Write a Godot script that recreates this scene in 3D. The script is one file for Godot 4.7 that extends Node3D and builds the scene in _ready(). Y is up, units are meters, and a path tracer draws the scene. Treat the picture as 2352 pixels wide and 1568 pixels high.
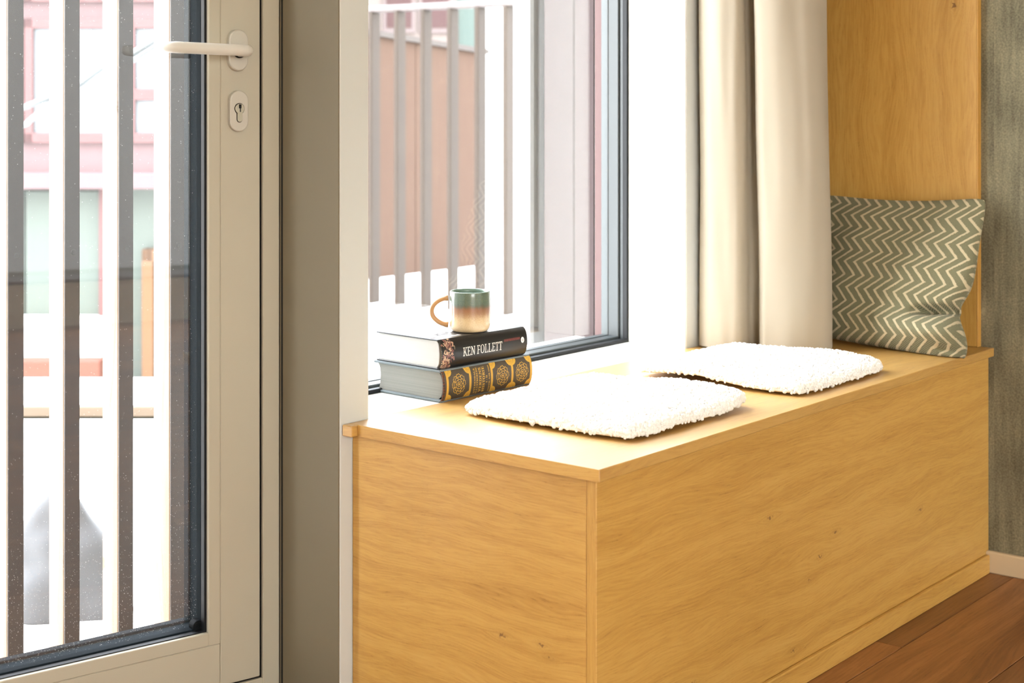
extends Node3D

# ---------------------------------------------------------------- small mesh kit
const SRGB := true
var rng := RandomNumberGenerator.new()
var sub_mat := {}

func mb() -> SurfaceTool:
	var st := SurfaceTool.new()
	st.begin(Mesh.PRIMITIVE_TRIANGLES)
	return st

func put(called: String, st: SurfaceTool, mat: Material, parent: Node = self) -> MeshInstance3D:
	var o := MeshInstance3D.new()
	o.name = called
	o.mesh = st.commit()
	o.material_override = mat
	parent.add_child(o, true)
	return o

func put_smooth(called: String, st: SurfaceTool, mat: Material, parent: Node = self) -> MeshInstance3D:
	st.generate_normals()
	return put(called, st, mat, parent)

func base(called: String, at := Vector3.ZERO, turn := 0.0) -> Node3D:
	var o := Node3D.new()
	o.name = called
	o.position = at
	o.rotation.y = turn
	add_child(o, true)
	return o

func tag(o: Node, label: String, category: String, group := "", kind := "") -> Node:
	o.set_meta("label", label)
	o.set_meta("category", category)
	if group != "":
		o.set_meta("group", group)
	if kind != "":
		o.set_meta("kind", kind)
	return o

func struct(o: Node, label: String, category: String) -> Node:
	return tag(o, label, category, "", "structure")

func uv_of(p: Vector3, n: Vector3, g: int) -> Vector2:
	var a := n.abs().max_axis_index()
	if a == g:
		return Vector2(p[(a + 1) % 3], p[(a + 2) % 3])
	return Vector2(p[g], -p[3 - a - g])

func tri(st: SurfaceTool, a: Vector3, b: Vector3, c: Vector3, n: Vector3, g := 1) -> void:
	var cr := (b - a).cross(c - a)
	if cr.length_squared() < 1e-18:
		return
	var nn := cr.normalized()
	if nn.dot(n) < 0.0:
		nn = -nn
	var vs := [a, b, c] if cr.dot(n) < 0.0 else [a, c, b]
	for p in vs:
		st.set_normal(nn)
		st.set_uv(uv_of(p, nn, g))
		st.add_vertex(p)

func quad(st: SurfaceTool, a: Vector3, b: Vector3, c: Vector3, d: Vector3, n: Vector3, g := 1) -> void:
	tri(st, a, b, c, n, g)
	tri(st, a, c, d, n, g)

# chamfered box between two corners; g is the axis along which the grain runs
func bx(st: SurfaceTool, lo: Vector3, hi: Vector3, ch := 0.001, g := 1, turn := Transform3D.IDENTITY) -> void:
	var mid := (lo + hi) / 2.0
	var h := (hi - lo) / 2.0
	ch = minf(ch, 0.45 * minf(h.x, minf(h.y, h.z)))
	var ident := turn == Transform3D.IDENTITY
	var P := func(s: Vector3, a: int) -> Vector3:
		var q := Vector3.ZERO
		for k in 3:
			q[k] = s[k] * (h[k] if k == a else h[k] - ch)
		return mid + q
	var T := SurfaceTool.new()
	for a in 3:
		var b := (a + 1) % 3
		var c := (a + 2) % 3
		for s in [-1.0, 1.0]:
			var n := Vector3.ZERO
			n[a] = s
			var q := []
			for k in [[-1, -1], [1, -1], [1, 1], [-1, 1]]:
				var v := Vector3.ZERO
				v[a] = s
				v[b] = k[0]
				v[c] = k[1]
				q.append(P.call(v, a))
			_q(st, q, n, g, turn, ident)
		if ch <= 0.0:
			continue
		for s in [-1.0, 1.0]:
			for t in [-1.0, 1.0]:
				var n := Vector3.ZERO
				n[a] = s
				n[b] = t
				var q := []
				for k in [-1.0, 1.0]:
					var v := Vector3.ZERO
					v[a] = s
					v[b] = t
					v[c] = k
					q.append(v)
				_q(st, [P.call(q[0], a), P.call(q[1], a), P.call(q[1], b), P.call(q[0], b)], n, g, turn, ident)
	if ch > 0.0:
		for x in [-1.0, 1.0]:
			for y in [-1.0, 1.0]:
				for z in [-1.0, 1.0]:
					var s := Vector3(x, y, z)
					_q(st, [P.call(s, 0), P.call(s, 1), P.call(s, 2)], s, g, turn, ident)

func _q(st: SurfaceTool, q: Array, n: Vector3, g: int, turn: Transform3D, ident: bool) -> void:
	for i in range(1, q.size() - 1):
		var a: Vector3 = q[0]
		var b: Vector3 = q[i]
		var c: Vector3 = q[i + 1]
		var cr := (b - a).cross(c - a)
		if cr.length_squared() < 1e-18:
			continue
		var nn := cr.normalized()
		if nn.dot(n) < 0.0:
			nn = -nn
		var vs := [a, b, c] if cr.dot(n) < 0.0 else [a, c, b]
		for p in vs:
			st.set_uv(uv_of(p, nn, g))
			if ident:
				st.set_normal(nn)
				st.add_vertex(p)
			else:
				st.set_normal(turn.basis * nn)
				st.add_vertex(turn * p)

func box(called: String, lo: Vector3, hi: Vector3, mat: Material, parent: Node = self, ch := 0.001, g := 1) -> MeshInstance3D:
	var st := mb()
	bx(st, lo, hi, ch, g)
	return put(called, st, mat, parent)

# a sheet of points rows[i][j]; smooth; uvs[i][j] or 0..1
func sheet(st: SurfaceTool, rows: Array, uvs: Array = [], flip := false, group := 0) -> void:
	st.set_smooth_group(group)
	var m := rows.size()
	var k: int = rows[0].size()
	for i in m - 1:
		for j in k - 1:
			var ids := [[i, j], [i + 1, j], [i + 1, j + 1], [i, j], [i + 1, j + 1], [i, j + 1]]
			if flip:
				ids = [[i, j], [i + 1, j + 1], [i + 1, j], [i, j], [i, j + 1], [i + 1, j + 1]]
			for e in ids:
				st.set_smooth_group(group)
				if uvs.is_empty():
					st.set_uv(Vector2(float(e[1]) / (k - 1), float(e[0]) / (m - 1)))
				else:
					st.set_uv(uvs[e[0]][e[1]])
				st.add_vertex(rows[e[0]][e[1]])

func lathe(st: SurfaceTool, prof: Array, seg: int, c := Vector3.ZERO, group := 0) -> void:
	var rows := []
	for p in prof:
		var r := []
		for j in seg + 1:
			var a := TAU * (j % seg) / seg
			r.append(c + Vector3(p.x * cos(a), p.y, p.x * sin(a)))
		rows.append(r)
	sheet(st, rows, [], false, group)

func tube(st: SurfaceTool, path: Array, rads: Array, seg := 12, squash := 1.0, caps := true) -> void:
	var rows := []
	var last_up := Vector3.UP
	for i in path.size():
		var t: Vector3 = (path[mini(i + 1, path.size() - 1)] - path[maxi(i - 1, 0)]).normalized()
		var side := t.cross(last_up)
		if side.length() < 0.01:
			side = t.cross(Vector3.RIGHT)
		side = side.normalized()
		var up := side.cross(t).normalized()
		last_up = up
		var r := []
		for j in seg + 1:
			var a := TAU * (j % seg) / seg
			r.append(path[i] + (side * cos(a) * squash + up * sin(a)) * rads[i])
		rows.append(r)
	if caps:
		var a0 := []
		var a1 := []
		for j in seg + 1:
			a0.append(path[0])
			a1.append(path[-1])
		rows.push_front(a0)
		rows.append(a1)
	sheet(st, rows, [], true)

# extrude a polygon outline (in plane axes e1,e2 at origin o) by vector d, with a small rounded rim at the far end
func stadium(w: float, h: float, n := 10) -> PackedVector2Array:
	var r := w / 2.0
	var out := PackedVector2Array()
	for i in n + 1:
		var a := PI * i / n
		out.append(Vector2(cos(a) * r, h / 2.0 - r + sin(a) * r))
	for i in n + 1:
		var a := PI + PI * i / n
		out.append(Vector2(cos(a) * r, -h / 2.0 + r + sin(a) * r))
	return out

func slab(st: SurfaceTool, poly: PackedVector2Array, o: Vector3, e1: Vector3, e2: Vector3, e3: Vector3, depth: float, rim := 0.002) -> void:
	var k := poly.size()
	var rings := []
	var cen := Vector2.ZERO
	for p in poly:
		cen += p / k
	var levels := [[0.0, 0.0], [depth - rim, 0.0], [depth - rim * 0.3, rim * 0.3], [depth, rim]]
	for l in levels:
		var r := []
		for j in k + 1:
			var p: Vector2 = poly[j % k]
			var inw: Vector2 = (cen - p).normalized() * l[1]
			p += inw
			r.append(o + e1 * p.x + e2 * p.y + e3 * l[0])
		rings.append(r)
	for i in rings.size() - 1:
		for j in k:
			var n: Vector3 = (rings[i][j] + rings[i][j + 1]) / 2.0 - (o + e1 * cen.x + e2 * cen.y)
			n -= e3 * n.dot(e3)
			n = n.normalized() + e3 * (0.0 if i == 0 else 0.7)
			quad(st, rings[i][j], rings[i][j + 1], rings[i + 1][j + 1], rings[i + 1][j], n)
	for j in k:
		tri(st, o + e1 * cen.x + e2 * cen.y + e3 * depth, rings[-1][j], rings[-1][j + 1], e3)
		tri(st, o + e1 * cen.x + e2 * cen.y, rings[0][j], rings[0][j + 1], -e3)

# ---------------------------------------------------------------- materials
func mat(c: Color, rough := 0.6, spec := 0.5, metal := 0.0) -> StandardMaterial3D:
	var m := StandardMaterial3D.new()
	m.albedo_color = c
	m.roughness = rough
	m.metallic_specular = spec
	m.metallic = metal
	return m

func noise(seed_: int, freq: float, oct := 3, type := FastNoiseLite.TYPE_SIMPLEX_SMOOTH) -> FastNoiseLite:
	var n := FastNoiseLite.new()
	n.seed = seed_
	n.frequency = freq
	n.noise_type = type
	n.fractal_octaves = oct
	return n

func field(n: FastNoiseLite, w: int, h: int, fw: int, fh: int) -> PackedByteArray:
	var im := n.get_image(fw, fh, false, false, true)
	im.convert(Image.FORMAT_L8)
	if fw != w or fh != h:
		im.resize(w, h, Image.INTERPOLATE_CUBIC)
	return im.get_data()

func lut(stops: Array) -> PackedByteArray:
	var out := PackedByteArray()
	for i in 256:
		var t := i / 255.0
		var c: Color = stops[-1][1]
		for k in stops.size() - 1:
			if t <= stops[k + 1][0]:
				c = stops[k][1].lerp(stops[k + 1][1], clampf((t - stops[k][0]) / (stops[k + 1][0] - stops[k][0]), 0, 1))
				break
		out.append(int(c.r * 255))
		out.append(int(c.g * 255))
		out.append(int(c.b * 255))
	return out

# oak: bands that wander, fine fibres, short dark pores, knots given as [x, y, radius] in parts of the picture
func oak(w: int, h: int, seed_: int, knots: Array, stops: Array, contrast := 1.0) -> ImageTexture:
	var disp := field(noise(seed_, 0.03, 2), w, h, w / 16, h / 4)
	var band := field(noise(seed_ + 1, 0.02, 3), w, h, w / 24, h)
	var fib := field(noise(seed_ + 2, 0.20, 3), w, h, w / 22, h)
	var pore := field(noise(seed_ + 3, 0.45, 1), w, h, w / 18, h)
	var L := lut(stops)
	var data := PackedByteArray()
	data.resize(w * h * 3)
	var o := 0
	var i := 0
	var cl := 1.0 * contrast
	for y in h:
		for x in w:
			var yy := posmod(y + (disp[i] - 128) / 8, h)
			var s := yy * w + x
			var t := 128.0 + ((band[s] - 128) * 0.32 + (fib[s] - 128) * 0.34) * cl
			var pz := pore[s]
			if pz < 76:
				t -= (76 - pz) * 0.65 * cl
			var q := clampi(int(t), 0, 255) * 3
			data[o] = L[q]
			data[o + 1] = L[q + 1]
			data[o + 2] = L[q + 2]
			o += 3
			i += 1
	var im := Image.create_from_data(w, h, false, Image.FORMAT_RGB8, data)
	var nk := noise(seed_ + 9, 0.09, 3)
	for k in knots:
		var cx := int(k[0] * w)
		var cy := int(k[1] * h)
		var R: float = k[2]
		var src: Image = im.duplicate()
		var ext := int(R * 7)
		for y in range(maxi(0, cy - ext / 2), mini(h, cy + ext / 2)):
			for x in range(maxi(0, cx - ext), mini(w, cx + ext)):
				var dx := (x - cx) / 2.2
				var dy := float(y - cy)
				var d := sqrt(dx * dx + dy * dy) / R
				var push := exp(-d * d * 0.25) * R * 1.6
				var sy := clampi(int(y - signf(dy) * push), 0, h - 1)
				var c := src.get_pixel(x, sy)
				var wob := nk.get_noise_2d(x * 1.0, y * 1.0)
				var ring := 0.5 + 0.5 * sin(d * 9.0 + wob * 5.0)
				c = c.darkened(0.10 * exp(-d * 0.9) * ring)
				var core := clampf(1.0 - (d * 1.7 + wob * 1.6 + 0.25), 0, 1)
				c = c.lerp(Color(0.42, 0.28, 0.15), minf(0.7, core * 1.3))
				im.set_pixel(x, y, c)
	return ImageTexture.create_from_image(im)

func wood(tex: Texture2D, tile_w: float, tile_h: float, off := Vector2.ZERO, rough := 0.42) -> StandardMaterial3D:
	var m := mat(Color.WHITE, rough, 0.5)
	m.albedo_texture = tex
	m.uv1_scale = Vector3(1.0 / tile_w, 1.0 / tile_h, 1)
	m.uv1_offset = Vector3(off.x, off.y, 0)
	return m

# ---------------------------------------------------------------- drawing print into pictures
func fill_tri(im: Image, a: Vector2, b: Vector2, c: Vector2, col: Color) -> void:
	var x0 := maxi(0, int(floor(minf(a.x, minf(b.x, c.x)))))
	var x1 := mini(im.get_width() - 1, int(ceil(maxf(a.x, maxf(b.x, c.x)))))
	var y0 := maxi(0, int(floor(minf(a.y, minf(b.y, c.y)))))
	var y1 := mini(im.get_height() - 1, int(ceil(maxf(a.y, maxf(b.y, c.y)))))
	var ar := (b - a).cross(c - a)
	if absf(ar) < 1e-6:
		return
	for y in range(y0, y1 + 1):
		for x in range(x0, x1 + 1):
			var p := Vector2(x + 0.5, y + 0.5)
			var u := (b - a).cross(p - a) / ar
			var v := (c - b).cross(p - b) / ar
			var w := (a - c).cross(p - c) / ar
			if u >= -0.001 and v >= -0.001 and w >= -0.001:
				im.set_pixel(x, y, col)

func fill_poly(im: Image, pts: PackedVector2Array, col: Color) -> void:
	var ids := Geometry2D.triangulate_polygon(pts)
	for i in range(0, ids.size(), 3):
		fill_tri(im, pts[ids[i]], pts[ids[i + 1]], pts[ids[i + 2]], col)

func line(im: Image, pts: PackedVector2Array, wd: float, col: Color) -> void:
	for i in pts.size() - 1:
		var d := pts[i + 1] - pts[i]
		var n := Vector2(-d.y, d.x).normalized() * wd / 2.0
		fill_tri(im, pts[i] + n, pts[i] - n, pts[i + 1] - n, col)
		fill_tri(im, pts[i] + n, pts[i + 1] - n, pts[i + 1] + n, col)
		blob(im, pts[i + 1], wd / 2.0, col)

func blob(im: Image, c: Vector2, r: float, col: Color, sy := 1.0) -> void:
	for y in range(maxi(0, int(c.y - r * sy)), mini(im.get_height(), int(c.y + r * sy) + 1)):
		for x in range(maxi(0, int(c.x - r)), mini(im.get_width(), int(c.x + r) + 1)):
			var d := Vector2(x + 0.5 - c.x, (y + 0.5 - c.y) / sy)
			if d.length_squared() <= r * r:
				im.set_pixel(x, y, col)

# text so that it fits the box: start s, running along e (unit), letters' up along up (unit), length and height in pixels
func write(im: Image, text: String, font_name: String, s: Vector2, e: Vector2, up: Vector2, length: float, height: float, col: Color, weight := 400) -> void:
	var f := SystemFont.new()
	f.font_names = PackedStringArray([font_name])
	f.font_weight = weight
	var t := TextMesh.new()
	t.text = text
	t.font = f
	t.font_size = 64
	t.pixel_size = 1.0
	t.depth = 0.0
	t.curve_step = 1.0
	var arr := t.get_mesh_arrays()
	var v: PackedVector3Array = arr[Mesh.ARRAY_VERTEX]
	if v.is_empty():
		return
	var ix = arr[Mesh.ARRAY_INDEX]
	var lo := Vector2(1e9, 1e9)
	var hi := -lo
	for p in v:
		lo = lo.min(Vector2(p.x, p.y))
		hi = hi.max(Vector2(p.x, p.y))
	var map := func(p: Vector3) -> Vector2:
		return s + e * ((p.x - lo.x) / (hi.x - lo.x) * length) + up * ((p.y - lo.y) / (hi.y - lo.y) * height)
	var n: int = v.size() if ix == null or ix.is_empty() else ix.size()
	for i in range(0, n, 3):
		var a: int = i if n == v.size() and (ix == null or ix.is_empty()) else ix[i]
		var b: int = i + 1 if n == v.size() and (ix == null or ix.is_empty()) else ix[i + 1]
		var c: int = i + 2 if n == v.size() and (ix == null or ix.is_empty()) else ix[i + 2]
		fill_tri(im, map.call(v[a]), map.call(v[b]), map.call(v[c]), col)

func speckle(im: Image, seed_: int, amount: float) -> void:
	var r := RandomNumberGenerator.new()
	r.seed = seed_
	for y in im.get_height():
		for x in im.get_width():
			var c := im.get_pixel(x, y)
			var k := 1.0 + r.randf_range(-amount, amount)
			im.set_pixel(x, y, Color(c.r * k, c.g * k, c.b * k))

var M := {}

func _ready() -> void:
	rng.seed = 7
	# ---------------- camera
	var cam := Camera3D.new()
	cam.name = "camera"
	add_child(cam)
	var at := CameraAttributesPhysical.new()
	at.frustum_focal_length = 53.3
	at.frustum_near = 0.05
	at.frustum_far = 200.0
	at.exposure_aperture = 6.3
	at.frustum_focus_distance = 2.65
	cam.attributes = at
	var f_px := 3482.4
	cam.position = Vector3(-1.7311, 0.9861, 1.2643)
	cam.rotation = Vector3(0, -0.88263, 0)
	cam.projection = Camera3D.PROJECTION_FRUSTUM
	cam.near = 0.05
	cam.far = 200.0
	cam.size = 0.05 * 1568.0 / f_px
	cam.frustum_offset = Vector2(0, -0.05 * (784.0 - 255.6) / f_px)
	cam.current = true
	# ---------------- sky, sun, exposure
	var we := WorldEnvironment.new()
	we.name = "surroundings"
	var env := Environment.new()
	var sky := Sky.new()
	var sm := ProceduralSkyMaterial.new()
	sm.sky_top_color = Color(0.92, 0.955, 1.0)
	sm.sky_horizon_color = Color(1.0, 0.99, 0.97)
	sm.ground_bottom_color = Color(0.6, 0.58, 0.55)
	sm.ground_horizon_color = Color(0.9, 0.88, 0.85)
	sm.sky_curve = 0.2
	sky.sky_material = sm
	env.background_mode = Environment.BG_SKY
	env.sky = sky
	env.background_energy_multiplier = 1.0
	env.tonemap_mode = Environment.TONE_MAPPER_LINEAR
	env.tonemap_exposure = 22.0
	env.sdfgi_enabled = true
	env.ssao_enabled = true
	env.ssil_enabled = true
	we.environment = env
	add_child(we)

	materials()
	room()
	window_front()
	door_front()
	bench()
	curtain()
	cushions()
	books()
	mug()
	pillow()
	outside()

func materials() -> void:
	var oak_stops := [[0.0, Color(0.50, 0.345, 0.15)], [0.3, Color(0.70, 0.525, 0.25)], [0.55, Color(0.765, 0.595, 0.30)], [1.0, Color(0.82, 0.665, 0.385)]]
	M.oak_front_tex = oak(2048, 768, 11, [[0.345, 0.36, 9.0], [0.505, 0.50, 8.0], [0.465, 0.56, 9.0], [0.44, 0.62, 6.0], [0.18, 0.76, 9.0], [0.75, 0.56, 10.0], [0.40, 0.83, 9.0], [0.06, 0.88, 7.0]], oak_stops)
	M.oak_end_tex = oak(1024, 768, 23, [[0.82, 0.56, 8.0], [0.845, 0.59, 6.0], [0.70, 0.565, 9.0]], oak_stops)
	M.oak_panel_tex = oak(2048, 512, 37, [[0.31, 0.30, 8.0], [0.62, 0.55, 9.0]], oak_stops)
	M.white_paint = mat(Color(0.90, 0.895, 0.87), 0.55, 0.4)
	M.wall_paint = mat(Color(0.765, 0.77, 0.745), 0.55, 0.4)
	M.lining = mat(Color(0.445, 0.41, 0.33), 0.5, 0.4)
	M.plaster = mat(Color(0.88, 0.82, 0.71), 0.8, 0.3)
	M.alu = mat(Color(0.66, 0.635, 0.56), 0.42, 0.5)
	M.alu_dark = mat(Color(0.085, 0.11, 0.125), 0.75, 0.15)
	M.win_frame = mat(Color(0.20, 0.222, 0.222), 0.4, 0.5)
	M.gasket = mat(Color(0.035, 0.04, 0.045), 0.6, 0.4)
	M.groove = mat(Color(0.10, 0.085, 0.075), 0.8, 0.2)
	M.handle = mat(Color(0.78, 0.765, 0.72), 0.38, 0.5)
	M.rose = mat(Color(0.70, 0.68, 0.625), 0.4, 0.5)
	M.steel = mat(Color(0.62, 0.58, 0.50), 0.3, 0.5, 0.8)
	var gl := mat(Color(0.95, 0.97, 0.96, 0.008), 0.0, 0.5)
	gl.transparency = BaseMaterial3D.TRANSPARENCY_ALPHA
	gl.backlight = Color(0.005, 0.005, 0.005)
	gl.backlight_enabled = true
	M.glass = gl
	var cg := mat(Color(0.9, 0.95, 0.95, 0.04), 0.0, 0.5)
	cg.transparency = BaseMaterial3D.TRANSPARENCY_ALPHA
	M.clear_glass = cg
	# concrete
	var cw := 1024
	var big := field(noise(51, 0.006, 4), cw, cw, cw, cw)
	var streak := field(noise(52, 0.09, 3), cw, cw, 64, cw)
	var fine := field(noise(53, 0.25, 2), cw, cw, cw, cw)
	var pits := field(noise(54, 0.08, 1, FastNoiseLite.TYPE_CELLULAR), cw, cw, cw, cw)
	var cd := PackedByteArray()
	cd.resize(cw * cw * 3)
	for i in cw * cw:
		var t := 0.46 + (big[i] - 128) * 0.0006 + (streak[i] - 128) * 0.0004 + (fine[i] - 128) * 0.0006
		if pits[i] < 16:
			t -= 0.05
		if big[i] > 205:
			t += (big[i] - 205) * 0.006
		cd[i * 3] = clampi(int(t * 255 * 1.0), 0, 255)
		cd[i * 3 + 1] = clampi(int(t * 255 * 0.955), 0, 255)
		cd[i * 3 + 2] = clampi(int(t * 255 * 0.77), 0, 255)
	var con := mat(Color.WHITE, 0.8, 0.35)
	con.albedo_texture = ImageTexture.create_from_image(Image.create_from_data(cw, cw, false, Image.FORMAT_RGB8, cd))
	con.uv1_scale = Vector3(1 / 1.4, 1 / 1.4, 1)
	M.concrete = con

# ---------------------------------------------------------------- the room
func room() -> void:
	# floor of oak boards
	var fl := base("floor")
	struct(fl, "brown oak plank floor in front of the window bench", "floor")
	box("subfloor", Vector3(-4.0, -0.22, -0.95), Vector3(1.62, -0.016, 4.2), M.plaster, fl, 0.0)
	var fstops := [[0.0, Color(0.36, 0.22, 0.12)], [0.4, Color(0.52, 0.34, 0.19)], [0.6, Color(0.58, 0.39, 0.23)], [1.0, Color(0.68, 0.49, 0.31)]]
	var ft := oak(1024, 512, 71, [[0.3, 0.4, 9.0], [0.7, 0.7, 8.0]], fstops, 1.15)
	var fmats := []
	for k in 5:
		fmats.append(wood(ft, 1.6, 0.8, Vector2(0.37 * k, 0.21 * k), 0.45))
		var g := 0.92 + 0.05 * k
		fmats[k].albedo_color = Color(g, g, g)
	var z := -0.904
	var row := 0
	while z < 4.0:
		var x := -4.0 - fmod(row * 0.83, 1.9)
		while x < 1.43:
			var a := maxf(x, -3.99)
			var b := minf(x + 2.1, 1.432)
			if b - a > 0.02:
				box("floor_board", Vector3(a + 0.0006, -0.016, z + 0.0006), Vector3(b - 0.0006, 0.0, minf(z + 0.19, 4.0) - 0.0006), fmats[(row * 3 + int(x + 8)) % 5], fl, 0.0012, 0)
			x += 2.1
		z += 0.19
		row += 1
	struct(box("ceiling", Vector3(-4.2, 2.6, -0.95), Vector3(1.62, 2.85, 4.2), M.plaster, self, 0.0), "white plaster ceiling above the room", "ceiling")
	struct(box("wall_right", Vector3(1.432, -0.2, -0.95), Vector3(1.62, 2.6, 4.2), M.concrete, self, 0.0, 1), "bare grey-brown concrete wall at the bench's far end", "wall")
	struct(box("baseboard_right", Vector3(1.417, 0.0, -0.018), Vector3(1.4325, 0.046, 4.0), mat(Color(0.78, 0.70, 0.57), 0.5), self, 0.003), "cream baseboard along the foot of the concrete wall", "baseboard")
	# back wall; unseen window openings added for fill light and the door-glass reflection
	var wb := base("wall_back")
	struct(wb, "white plaster wall behind the viewer with two openings added for light", "wall")
	for e in [[-4.0, -0.2, -3.8, 2.6], [-1.7, -0.2, 0.0, 2.6], [-3.8, -0.2, -1.7, 0.6], [-3.8, 2.25, -1.7, 2.6], [0.0, -0.2, 1.432, 0.20], [0.0, 2.3, 1.432, 2.6]]:
		box("wall_piece", Vector3(e[0], e[1], 4.0), Vector3(e[2], e[3], 4.2), M.plaster, wb, 0.0)
	box("added_rear_sill", Vector3(0.0, 0.20, 3.98), Vector3(1.432, 0.215, 4.22), mat(Color(0.16, 0.155, 0.15), 0.7), wb, 0.002)  # dark slab added to remove a bright line from the door-glass reflection
	struct(box("wall_left", Vector3(-4.2, -0.2, -0.95), Vector3(-4.0, 2.6, 4.2), M.plaster, self, 0.0), "white plaster wall on the room's far left", "wall")
	# front wall: pieces round door, window and an added second window further left
	var wf := base("wall_front")
	struct(wf, "pale grey painted wall with deep reveals round door and window", "wall")
	var zi := -0.505
	var zo := -0.80
	box("post", Vector3(-0.016, -0.2, zo), Vector3(0.0495, 2.6, zi), M.wall_paint, wf, 0.0015)
	box("parapet", Vector3(0.0495, -0.2, zo), Vector3(1.008, 0.455, zi - 0.001), M.wall_paint, wf, 0.0)
	box("lintel", Vector3(-4.0, 2.3, -0.95), Vector3(1.432, 2.6, zi), M.wall_paint, wf, 0.0)
	box("pier", Vector3(1.008, -0.2, zo), Vector3(1.432, 2.3, zi), M.wall_paint, wf, 0.0015)
	box("pier", Vector3(-1.35, -0.2, -0.95), Vector3(-0.99, 2.3, zi), M.wall_paint, wf, 0.0015)
	box("pier", Vector3(-4.0, -0.2, -0.95), Vector3(-3.4, 2.3, zi), M.wall_paint, wf, 0.0015)
	box("parapet", Vector3(-3.4, -0.2, -0.95), Vector3(-1.35, 0.45, zi), M.wall_paint, wf, 0.0)
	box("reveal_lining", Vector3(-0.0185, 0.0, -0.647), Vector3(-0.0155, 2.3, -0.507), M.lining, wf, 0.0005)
	box("reveal_lining", Vector3(1.0055, 0.48, -0.664), Vector3(1.0085, 2.3, -0.507), M.white_paint, wf, 0.0005)
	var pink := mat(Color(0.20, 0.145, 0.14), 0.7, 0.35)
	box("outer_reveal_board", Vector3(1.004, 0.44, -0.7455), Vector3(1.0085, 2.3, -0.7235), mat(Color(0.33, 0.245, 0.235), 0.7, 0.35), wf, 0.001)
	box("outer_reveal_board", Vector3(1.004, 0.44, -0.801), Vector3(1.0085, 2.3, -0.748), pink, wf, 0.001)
	var w2 := base("window_2")  # unseen window added to let more light into the room
	struct(w2, "unseen window added left of the door to let in more light", "window")
	var st := mb()
	for e in [[-3.4, 0.45, -1.35, 0.52], [-3.4, 2.23, -1.35, 2.3], [-3.4, 0.52, -3.33, 2.23], [-1.42, 0.52, -1.35, 2.23], [-2.41, 0.52, -2.34, 2.23]]:
		bx(st, Vector3(e[0], e[1], -0.75), Vector3(e[2], e[3], -0.68), 0.004)
	put("window_frame", st, M.alu, w2)
	box("pane", Vector3(-3.33, 0.52, -0.718), Vector3(-1.42, 2.23, -0.716), M.clear_glass, w2, 0.0)
	# a roof edge over the whole front, outside
	struct(box("roof", Vector3(-4.4, 2.85, -1.05), Vector3(1.9, 3.0, 4.4), M.plaster, self, 0.0), "flat roof slab over the room", "roof")

# ---------------------------------------------------------------- window over the bench
func window_front() -> void:
	var w := base("window_1")
	struct(w, "tall fixed window above the bench with grey-blue frame returns", "window")
	var zf := -0.665
	var zg := -0.706
	var x0 := 0.05
	var x1 := 1.008
	var y0 := 0.4795
	box("window_sill", Vector3(x0, 0.455, -0.80), Vector3(x1, y0, -0.506), M.white_paint, w, 0.001)
	var st := mb()
	# frame returns: bottom, right, left, head, each with a stepped bead
	for e in [[x0, y0, x1, y0 + 0.006, 0], [x1 - 0.006, y0, x1, 2.3, 1], [x0, y0, x0 + 0.006, 2.3, 1], [x0, 2.294, x1, 2.3, 0]]:
		bx(st, Vector3(e[0], e[1], zg), Vector3(e[2], e[3], zf), 0.0015)
	for e in [[x0, y0, x1, y0 + 0.011], [x1 - 0.011, y0, x1, 2.3], [x0, y0, x0 + 0.011, 2.3], [x0, 2.289, x1, 2.3]]:
		bx(st, Vector3(e[0], e[1], zg), Vector3(e[2], e[3], zg + 0.030), 0.0015)
	for e in [[x0, y0, x1, y0 + 0.0125], [x1 - 0.0125, y0, x1, 2.3], [x0, y0, x0 + 0.0125, 2.3], [x0, 2.2875, x1, 2.3]]:
		bx(st, Vector3(e[0], e[1], zg - 0.016), Vector3(e[2], e[3], zg + 0.004), 0.0015)
	put("window_frame", st, M.win_frame, w)
	st = mb()
	for e in [[x0, y0, x1, y0 + 0.0075], [x1 - 0.0075, y0, x1, 2.3], [x0, y0, x0 + 0.0075, 2.3], [x0, 2.2925, x1, 2.3]]:
		bx(st, Vector3(e[0], e[1], zf - 0.003), Vector3(e[2], e[3], zf + 0.011), 0.002)
	put("window_gasket", st, M.gasket, w)
	box("pane", Vector3(x0 + 0.012, y0 + 0.012, zg - 0.002), Vector3(x1 - 0.012, 2.288, zg), M.glass, w, 0.0)

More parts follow.
